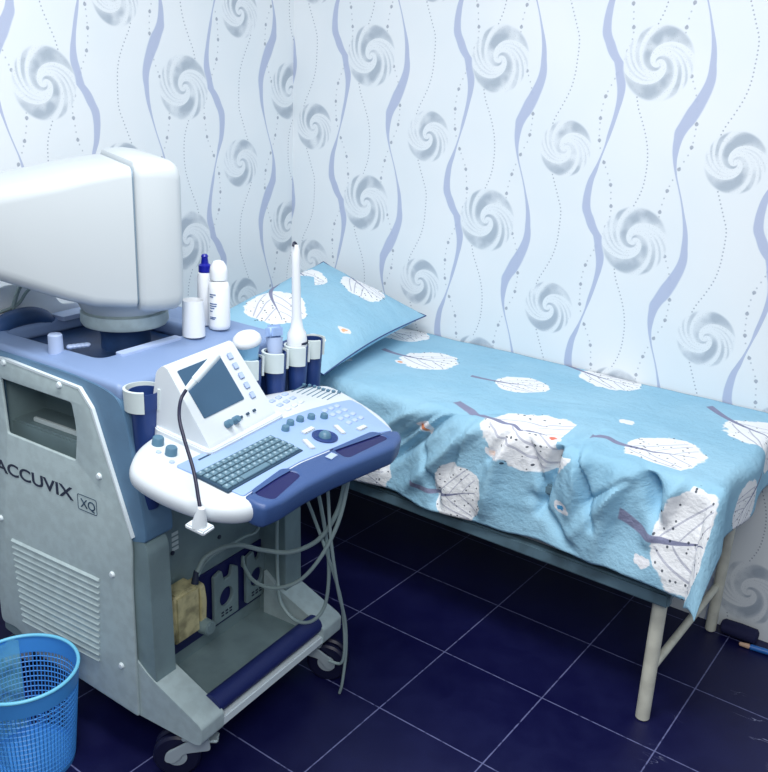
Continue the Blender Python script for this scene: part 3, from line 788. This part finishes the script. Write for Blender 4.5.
# bottles & cup
def bottle_at(a, b, z=1.0055): return Wd(a, b, z)
bt = own('gel_bottle', bottle_at(-.395,.452), 'taller of two white bottles on the machine top, slim with a cobalt blue nozzle cap', 'bottle')
bm = bmesh.new(); lathe(bm, [(0,0),(.019,0),(.021,.004),(.021,.125),(.018,.138),(.011,.142),(.011,.148)], 26); obj('bottle_body', bm, M_['bottle'], bt)
bm = bmesh.new(); lathe(bm, [(.0165,.141),(.0165,.158),(.010,.163),(.008,.178),(.0095,.182),(.006,.187),(0,.187)], 22); obj('nozzle_cap', bm, M_['bluecap'], bt)
bt = own('lotion_bottle', bottle_at(-.343,.447), 'wider white bottle with rounded white cap and small printed label, beside the blue capped one', 'bottle')
bm = bmesh.new(); lathe(bm, [(0,0),(.025,0),(.028,.004),(.0285,.012),(.028,.108),(.024,.122),(.018,.127),(.018,.130)], 28); obj('bottle_body', bm, M_['bottle'], bt)
bm = bmesh.new(); lathe(bm, [(.022,.129),(.023,.150),(.021,.164),(.013,.176),(0,.180)], 24); obj('cap', bm, M_['bottle'], bt)
bm = bmesh.new()
for j, (w_, z_) in enumerate(((26,.094),(16,.088),(30,.070),(28,.064),(20,.058),(12,.050),(26,.034),(22,.030))):
    for k in range(int(w_/2)):
        a = R(-95+k*2*1.4); t = bmesh.new(); box(t, -.0004,.0004,-.0007,.0007,-.0012,.0012)
        merge(bm, t, Matrix.Translation((math.cos(a)*.0287,math.sin(a)*.0287,z_)) @ Matrix.Rotation(a,4,'Z'))
obj('label_print', bm, M_['print'], bt, smooth=False)
cu_ = own('paper_cup', bottle_at(-.343,.352), 'small plain white cup between the monitor and the bottles', 'cup')
bm = bmesh.new(); lathe(bm, [(0,0),(.029,0),(.029,.003),(.0265,.092),(.0255,.092),(.027,.006),(0,.005)], 28); obj('cup_body', bm, M_['bottle'], cu_)

# ------------------------------------------------------------------ bed
BT, BY, BX = .75, -.655, 1.965
bed = tag(empty('examination_bed', (1.0,-.33,0)), 'narrow metal framed examination bed along the wallpapered wall', 'bed')
def bo(name, b_, m):
    bmesh.ops.translate(b_, verts=b_.verts[:], vec=(-1.0,.33,0)); return obj(name, b_, M_[m], bed)
bm = bmesh.new()
box(bm, .04,1.91,BY+.002,BY+.035,.383,.425,.006); box(bm, .04,1.91,-.045,-.015,.383,.425,.006)
box(bm, .04,.08,BY+.005,-.02,.385,.425,.006); box(bm, 1.875,1.905,BY+.005,-.02,.385,.425,.006)
for i in range(5): box(bm, .3+i*.35,.34+i*.35,BY+.03,-.03,.39,.41)
bo('side_rail', bm, 'rail')
bm = bmesh.new(); box(bm, .05,1.93,BY+.03,-.03,.575,.605,.006); bo('bed_deck', bm, 'rail')
for x0, y0, x1, y1 in ((1.880,-.606,1.872,-.600),(1.895,-.05,1.895,-.05),(.12,-.606,.12,-.600),(.12,-.05,.12,-.05)):
    bm = bmesh.new(); cyl(bm, (x0,y0,0),(x1,y1,.575),.0195 if y0 < -.3 else .017,n=24,bv=.004); bo('leg', bm, 'leg')
for x_ in (1.885, .12):
    bm = bmesh.new(); cyl(bm, (x_,-.600,.172),(x_+.006,-.05,.165),.0115,n=16); bo('brace', bm, 'leg')
bm = bmesh.new()
box(bm, .05,1.935,BY+.09,-.03,.606,.695,.03,3)
tag(obj('mattress', bm, M_['mattress']), 'thick dark mattress on the bed frame under the blue tree print sheet', 'mattress')

# bed sheet
TOPW = .64
def fold(s, t):
    """returns outward bulge (metres) on the front drape"""
    return 0
ridges = [  # (s0,t0,s1,t1,width,height) creases in cloth coordinates
 (1.32,.57,1.00,.90,.014,-.026),(1.38,.60,1.08,.95,.022,.022),(1.20,.60,.96,.80,.016,.014),(1.24,.62,.98,.86,.010,-.014),
 (1.47,.56,1.37,.76,.012,-.028),(1.42,.60,1.36,.92,.024,.022),(1.61,.48,1.52,.88,.013,-.034),(1.65,.52,1.62,.84,.022,.026),
 (1.56,.50,1.60,.80,.02,.014),(1.60,.60,1.69,.86,.010,-.020),(1.75,.60,1.70,.95,.024,.018),(1.80,.64,1.86,.80,.018,-.038),(1.90,.62,1.84,.84,.020,.026),
 (1.30,.66,1.20,.95,.010,-.014),(1.14,.78,1.22,.96,.014,-.014),(1.50,.84,1.64,.94,.016,-.016),(1.80,.64,1.62,.92,.018,.012),(1.76,.70,1.66,.80,.008,-.012),
 (1.46,.64,1.54,.84,.010,-.014),(1.30,.40,1.52,.30,.014,-.010),(1.40,.44,1.62,.34,.02,.010),(1.70,.40,1.80,.58,.016,-.006),
 (.90,.66,.80,.95,.03,.016),(.70,.66,.66,.95,.03,-.016),(.45,.66,.42,.95,.03,.016)]
def seg(s, t, a):
    dx, dy = a[2]-a[0], a[3]-a[1]; l2 = dx*dx+dy*dy
    k = ((s-a[0])*dx+(t-a[1])*dy)/l2; kk = min(1, max(0, k))
    d = math.hypot(s-a[0]-dx*kk, t-a[1]-dy*kk)
    env = math.sin(math.pi*min(1, max(0, .12+.8*kk)))**.6
    return a[5]*math.exp(-(d/a[4])**2)*env
def sheet_pos(s, t):
    hx = max(0., s-BX); hy = max(0., t-TOPW)
    rc = .035
    def drop(h, end, rad):    # rounded edge
        L = rad*math.pi/2
        if h < L:
            a = h/rad; return rad*math.sin(a)*1., rad*(1-math.cos(a))
        return rad, rad+(h-L)
    n1 = noise.noise(Vector((s*3.1, t*3.1, 1.3))); n2 = noise.noise(Vector((s*9, t*9, 4.)))
    w = sum(seg(s, t, a) for a in ridges)
    top = .004*n1+.0025*n2+w*.35
    if hx <= 0 and hy <= 0:
        return Vector((s, -t, BT+top))
    if hx <= 0:
        o, d = drop(hy, 0, rc)
        f = min(1, hy/.05)
        out = w*1.5*f+.012*math.sin(s*17+3*n1)*min(1, hy/.25)+.018*n1*f+.010*n2*f+.004*(hy/.33)
        return Vector((s+.02*n2*hy, -TOPW-o-out, BT-d+top*(1-f)))
    if hy <= 0:
        o, d = drop(hx, 0, rc); f = min(1, hx/.05)
        return Vector((BX+o+.008*math.sin(t*20)*f+.01*n1*f, -t, BT-d+top*(1-f)))
    r = math.hypot(hx, hy); ang = math.atan2(hx, hy)         # 0 = front side, 90deg = end
    o, d = drop(r, 0, rc)
    flare = o+r*.16*(1+1.0*math.sin(2*ang))+.02*n1
    az = ang
    return Vector((BX+(.035+(flare-.035)*.35)*math.sin(az), -TOPW-flare*math.cos(az), BT-d*(1-.06*math.sin(2*ang))))
bm = bmesh.new(); uvl = bm.loops.layers.uv.new('fab')
S0, S1, T0 = .03, 2.15, .004
NS, NT = 340, 150; grid = []
for i in range(NS+1):
    s = S0+(S1-S0)*i/NS; row = []
    hem = TOPW+.322+.010*math.sin(s*5+2.)+.004*math.sin(s*23)
    if s > BX: hem -= (s-BX)*.15
    for j in range(NT+1):
        t = T0+(hem-T0)*j/NT
        ss = s
        if s > BX-.0001: ss = BX+(s-BX)*(1-.12*max(0, (.3-t))/.3)
        row.append((bm.verts.new(sheet_pos(ss, t)), s, t))
    grid.append(row)
for i in range(NS):
    for j in range(NT):
        q = (grid[i][j], grid[i+1][j], grid[i+1][j+1], grid[i][j+1])
        f = bm.faces.new([k[0] for k in q])
        for lp, k in zip(f.loops, q): lp[uvl].uv = (k[1], k[2])
SC = 1.08
TREES = [(a_, b_, c_, d_, e_*SC, f_) for a_, b_, c_, d_, e_, f_ in [(.90,.29,.735,.285,.095,1.0),(1.255,.30,1.145,.325,.078,.95),(1.475,.63,1.30,.60,.135,1.0),(1.80,.52,1.635,.53,.095,1.15),(1.975,.20,1.80,.09,.11,.95),
 (1.45,.05,1.30,.0,.10,.8),(1.275,.895,1.14,.905,.075,1.2),(1.945,.81,1.80,.80,.09,1.55),(.93,.93,.78,.93,.085,1.),(.60,.50,.45,.50,.1,1.),(.65,.08,.5,.06,.09,.9),(2.10,.45,2.05,.30,.07,.9)]]
BIRDS = [(1.145,.725,(236,150,110)),(1.53,.64,(232,130,110)),(1.635,.375,(236,240,244)),(1.84,.895,(240,240,244)),(1.37,.74,(250,230,220)),(.84,.37,(236,180,150)),(1.60,.83,(80,160,210))]
sheet = obj('bed_sheet', bm, tree_fabric('tree_print_cotton', TREES, BIRDS))
tag(sheet, 'sky blue sheet printed with white trees draped over the bed and hanging at its front', 'bed sheet')
sm = sheet.modifiers.new('thick', 'SOLIDIFY'); sm.thickness = .003; sm.offset = -1

# pillow
A_, B_, C_, D_ = Vector((.720,-.055,.830)), Vector((.840,-.775,.800)), Vector((.34,-.80,.865)), Vector((.22,-.055,.955))
bm = bmesh.new(); uvl = bm.loops.layers.uv.new('fab'); n = 60
def pil(u, v, side):
    base = (D_*(1-u)+A_*u)*(1-v)+(C_*(1-u)+B_*u)*v
    e = (1-abs(2*u-1)**3.2)**.6*(1-abs(2*v-1)**3.2)**.6 if 0 < u < 1 and 0 < v < 1 else 0
    cpull = .045*(math.sin(math.pi*u)*(1-2*v)*(abs(2*v-1)**6)+0)   # edges bow inward
    du = (D_-A_).normalized()*-1; dv = (C_-D_).normalized()
    base += dv*.03*math.sin(math.pi*u)*(abs(2*v-1)**4)*(1 if v < .5 else -1)
    base += du*.02*math.sin(math.pi*v)*(abs(2*u-1)**4)*(1 if u < .5 else -1)
    nn = noise.noise(Vector((u*3, v*4, 2.2)))*.012+noise.noise(Vector((u*9, v*12, 7.)))*.005
    wr = .012*math.exp(-((v-.92+.2*(u-.6))/.05)**2)*(-1)
    h = (.058*e+(nn+wr)*e) if side > 0 else -.05*e
    return base+Vector((-.15, 0, 1)).normalized()*h
for side in (1, -1):
    g_ = [[bm.verts.new(pil(i/n, j/n, side)) for j in range(n+1)] for i in range(n+1)]
    for i in range(n):
        for j in range(n):
            ids = ((i,j),(i+1,j),(i+1,j+1),(i,j+1))
            f = bm.faces.new([g_[a][b] for a, b in ids])
            for lp, (a, b) in zip(f.loops, ids): lp[uvl].uv = (a/n*.46+(5 if side < 0 else 0), b/n*.72)
bmesh.ops.remove_doubles(bm, verts=bm.verts[:], dist=.0004)
PT = [(.27,.13,.14,.0,.105,.8),(.08,.24,-.05,.12,.09,.9),(.16,.53,.02,.34,.115,.95),(.36,.62,.3,.72,.05,.6)]
pw = obj('pillow', bm, tree_fabric('tree_print_pillowcase', PT, [(.395,.47,(240,190,150))]))
tag(pw, 'plump sky blue pillow with white tree print at the head of the bed', 'pillow')
bm = bmesh.new(); ring = []
for k in range(60): ring.append(pil(k/60, 0, 1))
for k in range(60): ring.append(pil(1, k/60, 1))
for k in range(60): ring.append(pil(1-k/60, 1, 1))
for k in range(60): ring.append(pil(0, 1-k/60, 1))
tube(bm, ring, .0022, 8, 0, closed=True)
obj('edge_shade_line', bm, M_['dkblue'], pw)  # dark rim line put in for the shading under the pillow edge

# ------------------------------------------------------------------ waste bin
bx, by = .738, -1.754; RT, RB, BH = .132, .107, .272
bn = tag(empty('waste_bin', (bx,by,0)), 'sky blue round plastic lattice waste basket beside the machine', 'bin')
bm = bmesh.new(); NR, NA = 15, 84
rr_ = [(RB+(RT-RB)*(.05+.80*k/NR)/1., BH*(.05+.78*k/NR)) for k in range(NR+1)]
rings = [[bm.verts.new((r_*math.cos(2*math.pi*i/NA), r_*math.sin(2*math.pi*i/NA), z_)) for i in range(NA)] for r_, z_ in rr_]
for a, b in zip(rings, rings[1:]):
    for i in range(NA): bm.faces.new((a[i], a[(i+1) % NA], b[(i+1) % NA], b[i]))
lat = obj('lattice_wall', bm, M_['bin'], bn, smooth=False)
wf = lat.modifiers.new('wire', 'WIREFRAME'); wf.thickness = .0032; wf.use_replace = True
bm = bmesh.new(); zt = BH*.83; rt_ = RB+(RT-RB)*.85
lathe(bm, [(rt_-.0015,zt-.002),(rt_+.0015,zt-.002),(RT+.0015,BH-.004),(RT-.0015,BH-.004),(rt_-.0015,zt-.002)], 64); obj('upper_band', bm, M_['bin'], bn)
bm = bmesh.new(); tube(bm, [(RT*math.cos(2*math.pi*i/64), RT*math.sin(2*math.pi*i/64), BH-.002) for i in range(64)], .0045, 10, 0, closed=True); obj('rim', bm, M_['binrim'], bn)
bm = bmesh.new(); lathe(bm, [(0,.004),(RB-.003,.004),(RB+.001,.016),(RB+.0025,.016),(RB+.001,0),(0,0)], 64); obj('base', bm, M_['bin'], bn)
bm = bmesh.new(); G_ = []
for i in range(25):
    row = []
    for j in range(19):
        a = R(150+i*6.0); k = j/18
        n_ = noise.noise(Vector((i*.33, j*.4, 3)))
        r_ = (.075+.035*k)*(1+.12*n_); row.append(bm.verts.new((r_*math.cos(a), r_*math.sin(a), .03+.24*k+.012*n_)))
    G_.append(row)
for i in range(24):
    for j in range(18): bm.faces.new((G_[i][j], G_[i+1][j], G_[i+1][j+1], G_[i][j+1]))
pb = obj('plastic_bag', bm, M_['bag']); pb.location = (bx, by, .004)
tag(pb, 'thin translucent aqua plastic bag crumpled inside the blue waste bin', 'bag')

# ------------------------------------------------------------------ things on the floor by the wall
bm = bmesh.new(); t = bmesh.new(); lathe(t, [(0,-.058),(.02,-.057),(.028,-.05),(.030,0),(.028,.05),(.020,.056),(0,.058)], 20)
for v in t.verts: v.co.x *= .8+.06*math.sin(v.co.z*40)
merge(bm, t, Matrix.Translation((1.960,-.045,.0262)) @ Matrix.Rotation(R(90),4,'Y'))
o = obj('rolled_cloth', bm, M_['baghose']); tag(o, 'short dark navy roll of cloth lying against the wall beside the bed leg', 'cloth')
o.location = (.02,.008,.0)
pn = tag(empty('marker_pen', (2.045,-.072,.009), R(8)), 'blue pen with a tan end lying on the floor by the wall', 'pen')
bm = bmesh.new(); cyl(bm, (-.02,0,0),(.10,0,0),.009,n=14,bv=.002); obj('pen_barrel', bm, M_['pen'], pn)
bm = bmesh.new(); cyl(bm, (-.02,0,0),(-.052,.0,0),.0085,.006,n=14,bv=.002); obj('pen_tip', bm, M_['pentip'], pn)

# ------------------------------------------------------------------ light, world, camera
def area(name, loc, target, size, power, color):
    l = bpy.data.lights.new(name, 'AREA'); l.shape = 'RECTANGLE'; l.size, l.size_y = size; l.energy = power; l.color = color
    o_ = bpy.data.objects.new(name, l); col.objects.link(o_); o_.location = loc
    o_.rotation_euler = (Vector(target)-Vector(loc)).to_track_quat('-Z', 'Y').to_euler(); return o_
area('ceiling_light', (1.5,-1.75,2.7), (1.3,-1.2,0), (1.3,.5), 40, (1.,1.,1.))
area('camera_side_fill', (2.7,-3.1,2.55), (1.0,-1.1,.7), (1.0,1.0), 34, (1.,.99,.97))  # added fill lamp, brightens the sides facing the camera
w = bpy.data.worlds.new('room_ambience'); scn.world = w; w.use_nodes = True
bg = w.node_tree.nodes['Background']; bg.inputs[0].default_value = s2l((198,214,234)); bg.inputs[1].default_value = .36

f, yw, p, r = 876.55, -.6256, .3315, .0476
F = Vector((math.sin(yw)*math.cos(p), math.cos(yw)*math.cos(p), -math.sin(p)))
rt = Vector((math.cos(yw), -math.sin(yw), 0)); up = rt.cross(F)
X = rt*math.cos(r)+up*math.sin(r); Yv = -rt*math.sin(r)+up*math.cos(r)
cam = bpy.data.cameras.new('camera'); co = bpy.data.objects.new('camera', cam); col.objects.link(co)
m = Matrix((X, Yv, -F)).transposed().to_4x4(); m.translation = Vector((7.4033*.33, -8.1313*.33, 4.938*.33)); co.matrix_world = m
cam.sensor_fit = 'HORIZONTAL'; cam.sensor_width = 36; cam.lens = f/768*36
scn.camera = co
scn.view_settings.view_transform = 'Standard'; scn.view_settings.look = 'None'; scn.view_settings.gamma = 1; scn.view_settings.exposure = .08
scn.view_settings.use_curve_mapping = False
